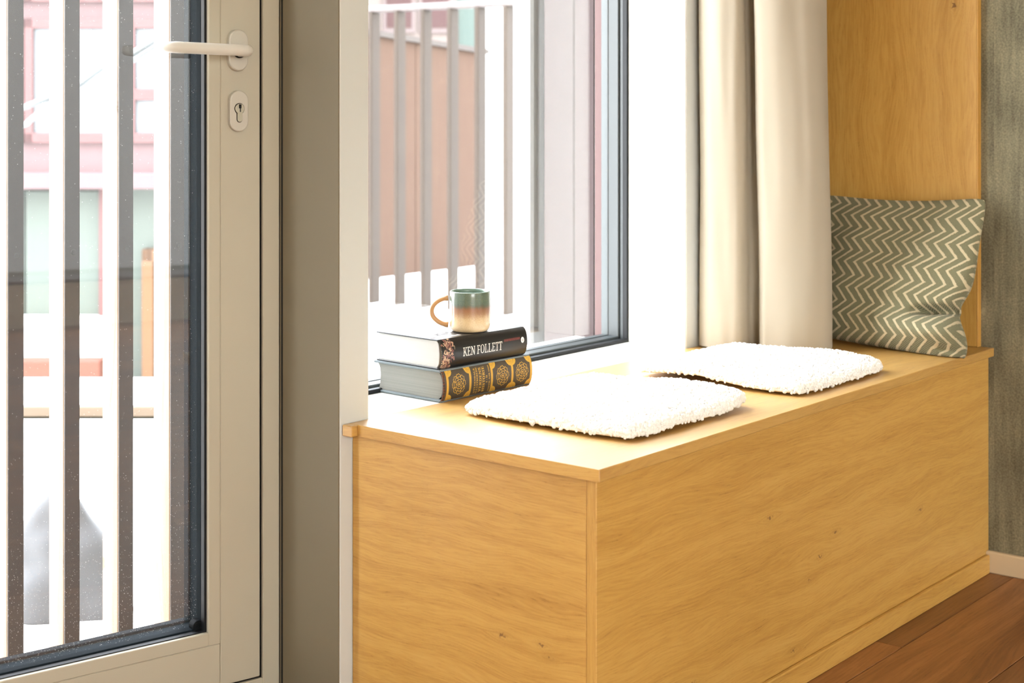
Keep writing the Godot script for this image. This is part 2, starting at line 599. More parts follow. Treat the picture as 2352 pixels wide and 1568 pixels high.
# ---------------------------------------------------------------- glazed door
func door_front() -> void:
	# local frame: +x towards the latch side, origin at the latch edge of the fixed frame, +z into the room
	var ang := -deg_to_rad(12.675)
	var d := base("door_1", Vector3(-0.016, 0, -0.648), ang)
	struct(d, "glazed aluminium door in a fixed frame with lever handle", "door")
	var L := -0.98
	var fr := mb()
	# fixed frame; its outer corner is cut back so that it clears the post
	var pr := func(st: SurfaceTool, xa: float, xb: float, za: float, zb: float, ya: float, yb: float, cut: float) -> void:
		bx(st, Vector3(xa, ya, za), Vector3(xb - cut, yb, zb), 0.0015)
	pr.call(fr, -0.033, -0.0015, -0.022, 0.0, 0.0, 2.2, 0.0)
	pr.call(fr, -0.046, -0.020, -0.075, -0.022, 0.0, 2.2, 0.0)
	pr.call(fr, L, L + 0.033, -0.075, 0.0, 0.0, 2.2, 0.0)
	pr.call(fr, L + 0.033, -0.033, -0.022, 0.0, 0.0, 0.0455, 0.0)
	pr.call(fr, L + 0.033, -0.046, -0.075, -0.022, 0.0, 0.0455, 0.0)
	pr.call(fr, L + 0.033, -0.033, -0.075, 0.0, 2.165, 2.2, 0.0)
	put("frame", fr, M.alu, d)
	var gr := mb()
	bx(gr, Vector3(-0.0385, 0.045, -0.03), Vector3(-0.0325, 2.165, -0.006), 0.0)
	bx(gr, Vector3(L + 0.033, 0.0450, -0.03), Vector3(-0.0335, 0.0490, -0.006), 0.0)
	put("groove", gr, M.groove, d)
	var se := mb()
	bx(se, Vector3(-0.0015, 0.0, -0.02), Vector3(0.0030, 2.2, 0.009), 0.001)  # dark strip stands in for the shadow gap between frame and post
	put("shadow_gap_strip", se, M.gasket, d)
	# leaf: stiles and rails, mitred at the corner, with a separate glazing bead
	var xo := -0.0385
	var xl := L + 0.0385
	var gi := -0.132
	var gl := xl + 0.0935
	var gb := 0.1405
	var gt := 2.07
	var bd := 0.0215
	var lf := mb()
	var zk := -0.070
	for e in [[gi + bd, 0.0495, xo, 2.16], [xl, 0.0495, gl - bd, 2.16]]:
		bx(lf, Vector3(e[0], e[1], zk), Vector3(e[2], e[3], 0.0), 0.0012)
	for e in [[gl - bd, 0.0495, gi + bd - 0.0004, gb - bd], [gl - bd, gt + bd, gi + bd - 0.0004, 2.16]]:
		bx(lf, Vector3(e[0], e[1], zk), Vector3(e[2], e[3], -0.0002), 0.0012)
	put("leaf", lf, M.alu, d)
	var be := mb()
	bx(be, Vector3(gi, gb - bd, -0.02), Vector3(gi + bd - 0.0004, gt + bd, 0.0003), 0.001)
	bx(be, Vector3(gl - bd, gb - bd, -0.02), Vector3(gl, gt + bd, 0.0003), 0.001)
	bx(be, Vector3(gl, gb - bd + 0.0004, -0.02), Vector3(gi, gb, 0.0003), 0.001)
	bx(be, Vector3(gl, gt, -0.02), Vector3(gi, gt + bd - 0.0004, 0.0003), 0.001)
	put("glazing_bead", be, M.alu, d)
	# dark return behind the glass
	var re := mb()
	for e in [[gi - 0.004, gb - 0.01, gi + 0.014, gt + 0.01], [gl - 0.014, gb - 0.01, gl + 0.004, gt + 0.01], [gl, gb - 0.012, gi, gb + 0.004], [gl, gt - 0.004, gi, gt + 0.012]]:
		bx(re, Vector3(e[0], e[1], -0.074), Vector3(e[2], e[3], -0.020), 0.001)
	for e in [[gi - 0.008, gb - 0.01, gi + 0.014, gt + 0.01], [gl - 0.014, gb - 0.01, gl + 0.008, gt + 0.01], [gl, gb - 0.012, gi, gb + 0.008], [gl, gt - 0.008, gi, gt + 0.012]]:
		bx(re, Vector3(e[0], e[1], -0.074), Vector3(e[2], e[3], -0.058), 0.001)
	put("leaf_outer_frame", re, M.alu_dark, d)
	var ga := mb()
	for e in [[gi - 0.004, gb, gi + 0.001, gt], [gl - 0.001, gb, gl + 0.004, gt], [gl, gb - 0.001, gi, gb + 0.0015], [gl, gt - 0.004, gi, gt + 0.001]]:
		bx(ga, Vector3(e[0], e[1], -0.020), Vector3(e[2], e[3], -0.007), 0.001)
	put("glazing_gasket", ga, M.gasket, d)
	box("pane", Vector3(gl, gb, -0.036), Vector3(gi, gt, -0.034), M.glass, d, 0.0)
	# moulded plug in the lower corner of the outer frame
	var pg := mb()
	slab(pg, stadium(0.020, 0.0201, 10), Vector3(gi - 0.0085, gb + 0.0075, -0.034), Vector3.RIGHT, Vector3.UP, Vector3.BACK, 0.0155, 0.001)
	for k in 6:
		bx(pg, Vector3(gi - 0.0145, gb + 0.0010 + k * 0.0024, -0.019), Vector3(gi - 0.0025, gb + 0.0021 + k * 0.0024, -0.0175), 0.0)
	put("corner_plug", pg, mat(Color(0.07, 0.08, 0.085), 0.7, 0.2), d)
	# dust on the outside of the pane
	var mm := MultiMesh.new()
	mm.transform_format = MultiMesh.TRANSFORM_3D
	var sp := SphereMesh.new()
	sp.radius = 0.5
	sp.height = 1.0
	sp.radial_segments = 6
	sp.rings = 3
	mm.mesh = sp
	var spots := []
	for i in 42000:
		var y := gb + (gt - gb) * rng.randf()
		var keep := 0.04 + 0.96 * exp(-(y - gb) / 0.14)
		if y > 0.95:
			keep = 0.10
		if rng.randf() > keep:
			continue
		var x := gi - 0.40 * rng.randf()
		var s := rng.randf_range(0.0003, 0.0008)
		spots.append(Transform3D(Basis.from_scale(Vector3(s, s * rng.randf_range(0.8, 1.4), 0.0002)), Vector3(x, y, -0.0365)))
	mm.instance_count = spots.size()
	for i in spots.size():
		mm.set_instance_transform(i, spots[i])
	var mi := MultiMeshInstance3D.new()
	mi.name = "dust_specks"
	mi.multimesh = mm
	var dm := mat(Color(0.75, 0.73, 0.70), 0.9, 0.2)
	dm.backlight_enabled = true
	dm.backlight = Color(0.8, 0.8, 0.8)
	mi.material_override = dm
	mi.set_meta("kind", "stuff")
	d.add_child(mi, true)
	# handle: oval rose, neck, lever that runs away from the frame
	var hy := 1.0852
	var hx := -0.0822
	var ro := mb()
	slab(ro, stadium(0.034, 0.068, 14), Vector3(hx, hy + 0.001, 0.0), Vector3.RIGHT, Vector3.UP, Vector3.BACK, 0.010, 0.0022)
	put("handle_rose", ro, M.rose, d)
	var co := mb()
	var coll := PackedVector2Array()
	for i in 20:
		coll.append(Vector2(cos(TAU * i / 20), sin(TAU * i / 20)) * 0.0112)
	slab(co, coll, Vector3(hx, hy - 0.001, 0.010), Vector3.RIGHT, Vector3.UP, Vector3.BACK, 0.003, 0.0005)
	put("handle_collar", co, M.groove, d)
	var lv := mb()
	var path := []
	var rads := []
	for i in 5:
		path.append(Vector3(hx, hy - 0.001, 0.010 + 0.026 * i / 4.0))
		rads.append(0.0092)
	for i in range(1, 9):
		var a := PI / 2 * i / 8.0
		path.append(Vector3(hx - 0.014 * (1 - cos(a)), hy - 0.001, 0.036 + 0.014 * sin(a)))
		rads.append(0.0092)
	for i in range(1, 13):
		path.append(Vector3(hx - 0.014 - 0.118 * i / 12.0, hy - 0.001 + 0.002 * i / 12.0, 0.050))
		rads.append(0.0092)
	# the far end turns back towards the door a little
	for i in range(1, 7):
		var a := PI / 2 * i / 6.0
		path.append(Vector3(hx - 0.132 - 0.010 * sin(a), hy + 0.001, 0.050 - 0.012 * (1 - cos(a))))
		rads.append(0.0092 - 0.0012 * i / 6.0)
	path.append(Vector3(hx - 0.1425, hy + 0.001, 0.034))
	rads.append(0.005)
	tube(lv, path, rads, 20, 0.95)
	put_smooth("handle_lever", lv, M.handle, d)
	# key escutcheon with a profile cylinder
	var ky := 0.9865
	var kx := -0.0810
	var es := mb()
	slab(es, stadium(0.033, 0.067, 14), Vector3(kx, ky, 0.0), Vector3.RIGHT, Vector3.UP, Vector3.BACK, 0.009, 0.0018)
	put("key_escutcheon", es, M.rose, d)
	var ou := mb()
	slab(ou, stadium(0.0106, 0.024, 10), Vector3(kx, ky - 0.0068, 0.0088), Vector3.RIGHT, Vector3.UP, Vector3.BACK, 0.0004, 0.0)
	var ring := PackedVector2Array()
	for i in 24:
		ring.append(Vector2(cos(TAU * i / 24), sin(TAU * i / 24)))
	var big := PackedVector2Array()
	for p in ring:
		big.append(p * 0.0092)
	slab(ou, big, Vector3(kx, ky + 0.004, 0.0088), Vector3.RIGHT, Vector3.UP, Vector3.BACK, 0.0004, 0.0)
	put("keyway_gap", ou, M.groove, d)
	var cy := mb()
	slab(cy, stadium(0.0092, 0.0226, 10), Vector3(kx + 0.0005, ky - 0.0065, 0.0088), Vector3.RIGHT, Vector3.UP, Vector3.BACK, 0.0010, 0.0003)
	var big2 := PackedVector2Array()
	for p in ring:
		big2.append(p * 0.0083)
	slab(cy, big2, Vector3(kx + 0.0003, ky + 0.004, 0.0088), Vector3.RIGHT, Vector3.UP, Vector3.BACK, 0.0012, 0.0004)
	var cyl := put("lock_cylinder", cy, M.steel, d)
	var ks := mb()
	bx(ks, Vector3(kx + 0.0002, ky - 0.0015, 0.0098), Vector3(kx + 0.0020, ky + 0.0105, 0.0103), 0.0)
	bx(ks, Vector3(kx - 0.0016, ky + 0.0045, 0.0098), Vector3(kx + 0.0030, ky + 0.0110, 0.0103), 0.0)
	put("key_slot", ks, mat(Color(0.03, 0.02, 0.02), 0.7), cyl)

# ---------------------------------------------------------------- bench
func bench() -> void:
	var b := base("window_bench")
	tag(b, "long oak storage bench fitted under the window with overhanging lid", "bench")
	var front := wood(M.oak_front_tex, 1.45, 0.52, Vector2(0.0, 0.95), 0.42)
	var endm := wood(M.oak_end_tex, 0.62, 0.50, Vector2(0.0, 0.97), 0.42)
	var lidm := wood(M.oak_front_tex, 1.6, 0.7, Vector2(0.37, 0.2), 0.36)
	lidm.metallic_specular = 0.7
	lidm.clearcoat_enabled = true
	lidm.clearcoat = 0.6
	lidm.clearcoat_roughness = 0.45
	box("front_panel", Vector3(0.010, 0.0, -0.030), Vector3(1.4315, 0.462, -0.012), front, b, 0.0012, 0)
	box("end_panel", Vector3(0.0105, 0.0, -0.504), Vector3(0.0285, 0.462, -0.0305), endm, b, 0.0008, 2)
	var li := mb()
	bx(li, Vector3(0.0008, 0.462, -0.5035), Vector3(1.4315, 0.48, 0.0), 0.0010, 0)
	bx(li, Vector3(-0.0135, 0.462, -0.5035), Vector3(0.0015, 0.48, -0.482), 0.0015, 2)
	put("lid", li, lidm, b)
	box("edge_band", Vector3(0.0, 0.462, -0.4815), Vector3(0.0008, 0.48, -0.0004), endm, b, 0.0002, 2)
	box("plinth", Vector3(0.012, 0.0, -0.012), Vector3(1.4165, 0.040, -0.003), wood(M.oak_front_tex, 1.5, 0.6, Vector2(0.1, 0.45), 0.4), b, 0.002, 0)
	var edging := wood(M.oak_panel_tex, 1.2, 0.4, Vector2(0.2, 0.2), 0.45)
	edging.albedo_color = Color(1.0, 0.97, 0.9)
	var p := base("niche_panel")
	tag(p, "tall vertical-grained oak panel behind the pillow at the bench's end", "panel")
	box("panel_board", Vector3(1.414, 0.4805, -0.5045), Vector3(1.4315, 2.598, -0.031), wood(M.oak_panel_tex, 1.6, 0.55, Vector2(0.55, 0.15), 0.45), p, 0.0008, 1)
	box("edge_band", Vector3(1.4135, 0.4805, -0.031), Vector3(1.4315, 2.598, -0.0285), edging, p, 0.0008, 1)

# ---------------------------------------------------------------- curtain
func curtain() -> void:
	var prof_t := [[1.034, -0.494], [1.026, -0.47], [1.025, -0.435], [1.032, -0.410], [1.046, -0.400], [1.075, -0.404], [1.098, -0.404], [1.104, -0.397], [1.092, -0.388], [1.068, -0.382], [1.054, -0.372], [1.052, -0.358], [1.064, -0.330], [1.088, -0.301], [1.115, -0.279], [1.148, -0.271], [1.18, -0.275], [1.21, -0.295], [1.225, -0.33], [1.235, -0.38], [1.24, -0.42], [1.25, -0.46]]
	var prof_b := [[1.042, -0.492], [1.036, -0.465], [1.040, -0.435], [1.050, -0.412], [1.064, -0.402], [1.095, -0.406], [1.118, -0.404], [1.126, -0.396], [1.115, -0.384], [1.096, -0.378], [1.086, -0.366], [1.084, -0.350], [1.092, -0.318], [1.108, -0.287], [1.13, -0.264], [1.162, -0.255], [1.195, -0.262], [1.225, -0.288], [1.235, -0.33], [1.24, -0.38], [1.245, -0.42], [1.25, -0.46]]
	var cl := func(pr: Array) -> PackedVector2Array:
		var c := Curve2D.new()
		for i in pr.size():
			var p := Vector2(pr[i][0], pr[i][1])
			var q := Vector2(pr[mini(i + 1, pr.size() - 1)][0], pr[mini(i + 1, pr.size() - 1)][1])
			var r := Vector2(pr[maxi(i - 1, 0)][0], pr[maxi(i - 1, 0)][1])
			var t := (q - r) / 6.0
			c.add_point(p, -t, t)
		var out := PackedVector2Array()
		for i in pr.size() - 1:
			for k in 6:
				out.append(c.sample(i, k / 6.0))
		out.append(c.sample(pr.size() - 2, 1.0))
		return out
	var A: PackedVector2Array = cl.call(prof_t)
	var B: PackedVector2Array = cl.call(prof_b)
	var wob := noise(61, 1.2, 2)
	var inner := []
	var outer := []
	var N := 60
	for i in N + 1:
		var f := i / float(N)
		var y := lerpf(2.56, 0.4835, f)
		var r := []
		for j in A.size():
			var p := A[j].lerp(B[j], smoothstep(0.35, 1.0, f))
			p.x += 0.0030 * wob.get_noise_2d(j * 0.06, y * 1.2)
			p.y += 0.0030 * wob.get_noise_2d(j * 0.06 + 40.0, y * 1.2)
			# a small pinch in the second fold
			var k := exp(-pow((y - 1.33) / 0.03, 2)) * exp(-pow((j - 66.0) / 4.0, 2))
			p.x += 0.006 * k
			r.append(Vector3(p.x, y, p.y))
		inner.append(r)
	for i in N + 1:
		var r := []
		for j in A.size():
			var t: Vector3 = inner[i][mini(j + 1, A.size() - 1)] - inner[i][maxi(j - 1, 0)]
			var n := Vector3(-t.z, 0, t.x).normalized()
			r.append(inner[i][j] + n * 0.0016)
		outer.append(r)
	var st := mb()
	sheet(st, inner, [], false, 1)
	sheet(st, outer, [], true, 2)
	sheet(st, [inner[N], outer[N]], [], false, 3)
	sheet(st, [inner[0], outer[0]], [], true, 3)
	var e0 := []
	var e1 := []
	for i in N + 1:
		e0.append([inner[i][0], outer[i][0]])
		e1.append([inner[i][-1], outer[i][-1]])
	sheet(st, e0, [], true, 4)
	sheet(st, e1, [], false, 4)
	var cm := mat(Color(0.65, 0.61, 0.54), 0.9, 0.2)
	cm.backlight_enabled = true
	cm.backlight = Color(0.06, 0.055, 0.045)
	var c := base("curtain", Vector3.ZERO)
	tag(c, "heavy cream curtain hanging in folds beside the window", "curtain")
	put_smooth("cloth", st, cm, c)
	var rl := mb()
	bx(rl, Vector3(1.02, 2.56, -0.47), Vector3(1.41, 2.5985, -0.30), 0.003)
	put("curtain_rail", rl, M.alu, c)

# ---------------------------------------------------------------- shearling seat pads
func pad(called: String, label: String, c: Vector3, hx: float, hz: float, seed_: int, lifts: Array) -> void:
	var o := base(called, c)
	tag(o, label, "seat pad", "shearling pads on the bench")
	var nz := noise(seed_, 22.0, 2)
	var lump := noise(seed_ + 4, 130.0, 2)
	var n := 64
	var T := 0.021
	var lift := func(x: float, z: float) -> float:
		var s := 0.0
		for l in lifts:
			s += l[2] * exp(-(pow((x / hx - l[0]) / l[3], 2) + pow((z / hz - l[1]) / l[3], 2)))
		return s
	var P := func(u: float, v: float, top: bool) -> Vector3:
		# rounded square
		var e := 0.13
		var x := u * sqrt(1.0 - e * v * v * v * v * absf(u)) 
		var z := v * sqrt(1.0 - e * u * u * u * u * absf(v))
		var m := maxf(absf(u), absf(v))
		var rr := 1.0 - pow(m, 9.0)
		var px := x * hx * (1.0 + 0.012 * nz.get_noise_2d(u * 0.05, v * 0.05))
		var pz := z * hz * (1.0 + 0.012 * nz.get_noise_2d(u * 0.05 + 3.0, v * 0.05))
		var lf: float = lift.call(px, pz)
		if top:
			return Vector3(px, 0.007 + lf + T * sqrt(maxf(rr, 0.0)) + 0.0016 * lump.get_noise_2d(px, pz) * rr, pz)
		return Vector3(px, 0.007 + lf - 0.0055 * sqrt(maxf(rr, 0.0)), pz)
	for side in 2:
		var rows := []
		for i in n + 1:
			var r := []
			for j in n + 1:
				var u := sin((j / float(n) * 2 - 1) * PI / 2)
				var v := sin((i / float(n) * 2 - 1) * PI / 2)
				r.append(P.call(u, v, side == 0))
			rows.append(r)
		var st := mb()
		sheet(st, rows, [], side == 0)
		put_smooth("fleece" if side == 0 else "backing", st, M.fleece if side == 0 else M.backing, o)
	# curls
	var cm := SphereMesh.new()
	cm.radius = 0.5
	cm.height = 1.0
	cm.radial_segments = 7
	cm.rings = 4
	var mm := MultiMesh.new()
	mm.transform_format = MultiMesh.TRANSFORM_3D
	mm.mesh = cm
	var r2 := RandomNumberGenerator.new()
	r2.seed = seed_
	var ts := []
	for k in 6200:
		var u := r2.randf_range(-1, 1)
		var v := r2.randf_range(-1, 1)
		var edge := k < 2600
		if edge:
			var w := 1.0 - 0.10 * pow(r2.randf(), 1.5)
			if r2.randf() < 0.5:
				u = signf(u) * w
			else:
				v = signf(v) * w
		var p: Vector3 = P.call(u, v, true)
		if edge:
			p.y -= r2.randf() * 0.003
		var s := r2.randf_range(0.0045, 0.0085)
		var b := Basis.from_euler(Vector3(r2.randf() * TAU, r2.randf() * TAU, r2.randf() * TAU)) * Basis.from_scale(Vector3(s * r2.randf_range(0.8, 1.5), s * r2.randf_range(0.6, 1.0), s))
		ts.append(Transform3D(b, p + Vector3(0, 0.0004, 0)))
	mm.instance_count = ts.size()
	for i in ts.size():
		mm.set_instance_transform(i, ts[i])
	var mi := MultiMeshInstance3D.new()
	mi.name = "fleece_curls"
	mi.multimesh = mm
	mi.material_override = M.fleece
	mi.set_meta("kind", "stuff")
	o.add_child(mi, true)

func cushions() -> void:
	M.fleece = mat(Color(0.92, 0.91, 0.885), 0.95, 0.2)
	M.fleece.backlight_enabled = true
	M.fleece.backlight = Color(0.25, 0.24, 0.22)
	M.backing = mat(Color(0.90, 0.82, 0.68), 0.9, 0.2)
	pad("seat_pad", "white curly shearling seat pad nearer the books and bench corner", Vector3(0.350, 0.48, -0.238), 0.186, 0.176, 301, [[0.9, 0.35, 0.010, 0.5], [-0.6, -0.1, 0.003, 0.4], [-0.25, 1.0, 0.003, 0.3], [0.95, 1.0, 0.004, 0.4]])
	pad("seat_pad", "white curly shearling seat pad nearer the curtain and green pillow", Vector3(0.838, 0.48, -0.222), 0.180, 0.180, 302, [[-0.95, -0.3, 0.012, 0.5], [0.9, 0.4, 0.007, 0.4]])

# ---------------------------------------------------------------- books
func spine_sheet(length: float, thick: float, bulge: float) -> Array:
	# rows from top to bottom, columns from left to right, facing +z
	var rows := []
	var n := 14
	for i in n + 1:
		var a := (i / float(n) * 2 - 1)
		var y := thick * (0.5 - i / float(n))
		var z := bulge * sqrt(maxf(0.0, 1.0 - a * a * 0.97))
		rows.append([Vector3(0, y, z), Vector3(length * 0.25, y, z), Vector3(length * 0.5, y, z), Vector3(length * 0.75, y, z), Vector3(length, y, z)])
	return rows

func gold_rose(im: Image, c: Vector2, R: float, col: Color) -> void:
	for ringi in 4:
		var rr: float = R * [1.0, 0.74, 0.48, 0.24][ringi]
		var n: int = [8, 7, 5, 3][ringi]
		for k in n:
			var a0 := TAU * (k + 0.5 * ringi) / n
			var pts := PackedVector2Array()
			for s in 13:
				var t := s / 12.0 * 2 - 1
				var a := a0 + t * TAU / n * 0.56
				var q := rr * (0.74 + 0.26 * sqrt(maxf(0, 1 - t * t)) + 0.05 * sin(t * 9.0))
				pts.append(c + Vector2(cos(a), sin(a) * 1.12) * q)
			line(im, pts, 5.5, col)
	blob(im, c, R * 0.10, col)

func fan(im: Image, c: Vector2, R: float, a0: float, a1: float, col: Color) -> void:
	var pts := PackedVector2Array([c])
	for k in 13:
		var a := lerpf(a0, a1, k / 12.0)
		pts.append(c + Vector2(cos(a), sin(a)) * R * (0.9 + 0.1 * absf(sin(k * PI / 2))))
	fill_poly(im, pts, col)
	for k in 5:
		var a := lerpf(a0, a1, (k + 0.5) / 5.0)
		line(im, PackedVector2Array([c + Vector2(cos(a), sin(a)) * R * 0.3, c + Vector2(cos(a), sin(a)) * R * 0.85]), 2.5, Color(0.40, 0.28, 0.10))

func books() -> void:
	# ---- lower book: brown spine with gold ornament, grey cloth boards
	var L := 0.236
	var D := 0.165
	var H := 0.0555
	var b2 := base("book", Vector3(0.2235, 0.4805, -0.507), deg_to_rad(-2.0))
	tag(b2, "old thick book with gold roses on a brown spine, lying under the other", "book", "stacked books beside the window")
	var im := Image.create(1536, 384, false, Image.FORMAT_RGB8)
	im.fill(Color(0.31, 0.275, 0.23))
	var gold := Color(0.87, 0.68, 0.27)
	var W := 1536.0
	for k in 5:
		var x: float = [0.045, 0.290, 0.530, 0.765, 0.985][k] * W
		fill_poly(im, PackedVector2Array([Vector2(x - 17, 0), Vector2(x + 17, 0), Vector2(x + 17, 384), Vector2(x - 17, 384)]), gold)
		line(im, PackedVector2Array([Vector2(x - 5, 0), Vector2(x - 5, 384)]), 3, Color(0.55, 0.38, 0.13))
		line(im, PackedVector2Array([Vector2(x + 7, 0), Vector2(x + 7, 384)]), 2, Color(0.60, 0.42, 0.15))
		for s in [0, 1]:
			var y := 12.0 if s == 0 else 372.0
			if k in [1, 3, 4]:
				fan(im, Vector2(x - 12, y), 78, PI if s == 0 else PI, PI / 2 if s == 0 else PI * 1.5, gold)
			if k in [0, 2, 3]:
				fan(im, Vector2(x + 12, y), 78, 0.0, PI / 2 if s == 0 else -PI / 2, gold)
	# rubbed leather at the near end
	for k in 160:
		blob(im, Vector2(absf(rng.randfn(0, 12)), rng.randf() * 384), rng.randf_range(2, 9), Color(0.42, 0.22, 0.10) if rng.randf() < 0.6 else Color(0.20, 0.12, 0.08))
	for x in [0.165, 0.652, 0.878]:
		gold_rose(im, Vector2(x * W, 192), 108, gold)
	var UP := Vector2(0, -1)
	var LE := Vector2(-1, 0)
	var tx := [["GYLDENDALS", 0.346, 300.0, 24.0], ["ILLUSTREREDE", 0.372, 320.0, 24.0], ["VERDENS", 0.412, 300.0, 40.0], ["HISTORIE", 0.450, 310.0, 40.0], ["I - II", 0.478, 90.0, 24.0], ["INDTIL AAR 1000", 0.506, 320.0, 20.0]]
	for t in tx:
		write(im, t[0], "Droid Serif", Vector2(t[1] * W, 192 + t[2] / 2), UP, LE, t[2], t[3], gold, 700)
	speckle(im, 5, 0.10)
	var sm := mat(Color.WHITE, 0.5, 0.5)
	sm.albedo_texture = ImageTexture.create_from_image(im)
	var st := mb()
	var rows := spine_sheet(L, H, 0.011)
	sheet(st, rows, [], true)
	# inner side and ends of the spine leather
	var back := []
	for r in rows:
		var q := []
		for p in r:
			q.append(p - Vector3(0, 0, 0.0018))
		back.append(q)
	sheet(st, back, [], false, 2)
	for e in [0, 4]:
		var strip := []
		for i in rows.size():
			strip.append([rows[i][e], back[i][e]])
		var uv := []
		for i in rows.size():
			uv.append([Vector2(0.01, i / 14.0), Vector2(0.01, i / 14.0)])
		sheet(st, strip, uv, e == 4, 3)
	put_smooth("spine", st, sm, b2).position = Vector3(0, H / 2, 0)
	var cloth := mat(Color(0.46, 0.49, 0.50), 0.85, 0.3)
	for s in [0, 1]:
		var y := 0.0 if s == 0 else H - 0.004
		var cb := mb()
		bx(cb, Vector3(0, y, -D), Vector3(L, y + 0.004, 0.001), 0.0012, 0)
		put("cover_board", cb, cloth, b2)
		var lip := mb()
		var lp := []
		var lr := []
		for i in 9:
			lp.append(Vector3(L * i / 8.0, y + 0.002, 0.0015))
			lr.append(0.0026)
		tube(lip, lp, lr, 8)
		put_smooth("hinge_roll", lip, cloth, b2)
	pages("page_block", b2, Vector3(0.005, 0.004, -D + 0.006), Vector3(L - 0.005, H - 0.004, 0.004), Color(0.56, 0.555, 0.53), 14, 0.010)
	# ---- upper book: dark jacket with white lettering
	var l1 := 0.222
	var d1 := 0.156
	var h1 := 0.0515
	var b1 := base("book", Vector3(0.2255, 0.5365, -0.5135), deg_to_rad(-3.0))
	tag(b1, "thick black jacketed novel with white author lettering, under the mug", "book", "stacked books beside the window")
	var sp := Image.create(1536, 356, false, Image.FORMAT_RGB8)
	sp.fill(Color(0.115, 0.108, 0.10))
	var skin := [Color(0.60, 0.42, 0.37), Color(0.72, 0.56, 0.46), Color(0.42, 0.26, 0.24), Color(0.75, 0.64, 0.52), Color(0.30, 0.20, 0.19)]
	var rr := RandomNumberGenerator.new()
	rr.seed = 19
	for k in 150:
		var y := rr.randf() * 356
		var mid := 105.0 + 35.0 * sin(y / 55.0)
		var x := mid + rr.randfn(0, 46)
		if x > 12 and x < 192:
			var a := rr.randf() * TAU
			var v := Vector2(cos(a), sin(a)) * rr.randf_range(10, 42)
			line(sp, PackedVector2Array([Vector2(x, y), Vector2(x, y) + v, Vector2(x, y) + v.rotated(0.8) * 1.4]), rr.randf_range(4, 20), skin[rr.randi() % 5])
	write(sp, "KEN FOLLETT", "Droid Serif", Vector2(368, 232), Vector2(1, 0), Vector2(0, -1), 700, 108, Color(0.93, 0.90, 0.84), 400)
	for k in 26:
		var x := 1110.0 + k * 11.5
		line(sp, PackedVector2Array([Vector2(x, 108), Vector2(x + rr.randf_range(-3, 3), 136)]), 5.0, Color(0.58, 0.27, 0.24))
	blob(sp, Vector2(1448, 150), 30, Color(0.92, 0.90, 0.86), 1.25)
	blob(sp, Vector2(1448, 154), 12, Color(0.70, 0.66, 0.62), 1.5)
	var jm := mat(Color.WHITE, 0.34, 0.5)
	jm.albedo_texture = ImageTexture.create_from_image(sp)
	st = mb()
	rows = spine_sheet(l1, h1, 0.012)
	sheet(st, rows, [], true)
	back = []
	for r in rows:
		var q := []
		for p in r:
			q.append(p - Vector3(0, 0, 0.0010))
		back.append(q)
	sheet(st, back, [], false, 2)
	for e in [0, 4]:
		var strip := []
		for i in rows.size():
			strip.append([rows[i][e], back[i][e]])
		sheet(st, strip, [], e == 4, 3)
	put_smooth("spine", st, jm, b1).position = Vector3(0, h1 / 2, 0)
	# covers; the upper one is printed with large pale lettering
	var cv := Image.create(1024, 660, false, Image.FORMAT_RGB8)
	cv.fill(Color(0.15, 0.145, 0.14))
	write(cv, "KEN", "Droid Serif", Vector2(170, 560), Vector2(0, -1), Vector2(-1, 0), 260, 120, Color(0.92, 0.90, 0.87), 700)
	write(cv, "FOLLETT", "Droid Serif", Vector2(330, 610), Vector2(0, -1), Vector2(-1, 0), 560, 120, Color(0.92, 0.90, 0.87), 700)
	var arc := PackedVector2Array()
	for k in 30:
		var a := PI * k / 29.0
		arc.append(Vector2(330 - 250 * sin(a), 330 + 280 * cos(a)))
	line(cv, arc, 9, Color(0.85, 0.84, 0.82))
	blob(cv, Vector2(430, 210), 62, Color(0.9, 0.9, 0.88))
	var cmat := mat(Color.WHITE, 0.3, 0.5)
	cmat.albedo_texture = ImageTexture.create_from_image(cv)
	for s in [0, 1]:
		var y := 0.0 if s == 0 else h1 - 0.0022
		var cb := mb()
		bx(cb, Vector3(0, y, -d1), Vector3(l1, y + 0.0022, 0.001), 0.0006, 0)
		put("cover", cb, jm2() if s == 0 else jm2(), b1)
	var pt := mb()
	for q in [[Vector3(0.0004, h1 + 0.00015, -d1 + 0.0004), Vector2(0, 0)], [Vector3(l1 - 0.0004, h1 + 0.00015, -d1 + 0.0004), Vector2(1, 0)], [Vector3(l1 - 0.0004, h1 + 0.00015, 0.0006), Vector2(1, 1)], [Vector3(0.0004, h1 + 0.00015, -d1 + 0.0004), Vector2(0, 0)], [Vector3(l1 - 0.0004, h1 + 0.00015, 0.0006), Vector2(1, 1)], [Vector3(0.0004, h1 + 0.00015, 0.0006), Vector2(0, 1)]]:
		pt.set_normal(Vector3.UP)
		pt.set_uv(q[1])
		pt.add_vertex(q[0])
	put("cover_print", pt, cmat, b1)
	pages("page_block", b1, Vector3(0.003, 0.0022, -d1 + 0.002), Vector3(l1 - 0.003, h1 - 0.0022, 0.006), Color(0.74, 0.735, 0.72), 3, 0.006)

func jm2() -> StandardMaterial3D:
	if not M.has("jacket"):
		M.jacket = mat(Color(0.15, 0.145, 0.14), 0.3, 0.5)
	return M.jacket

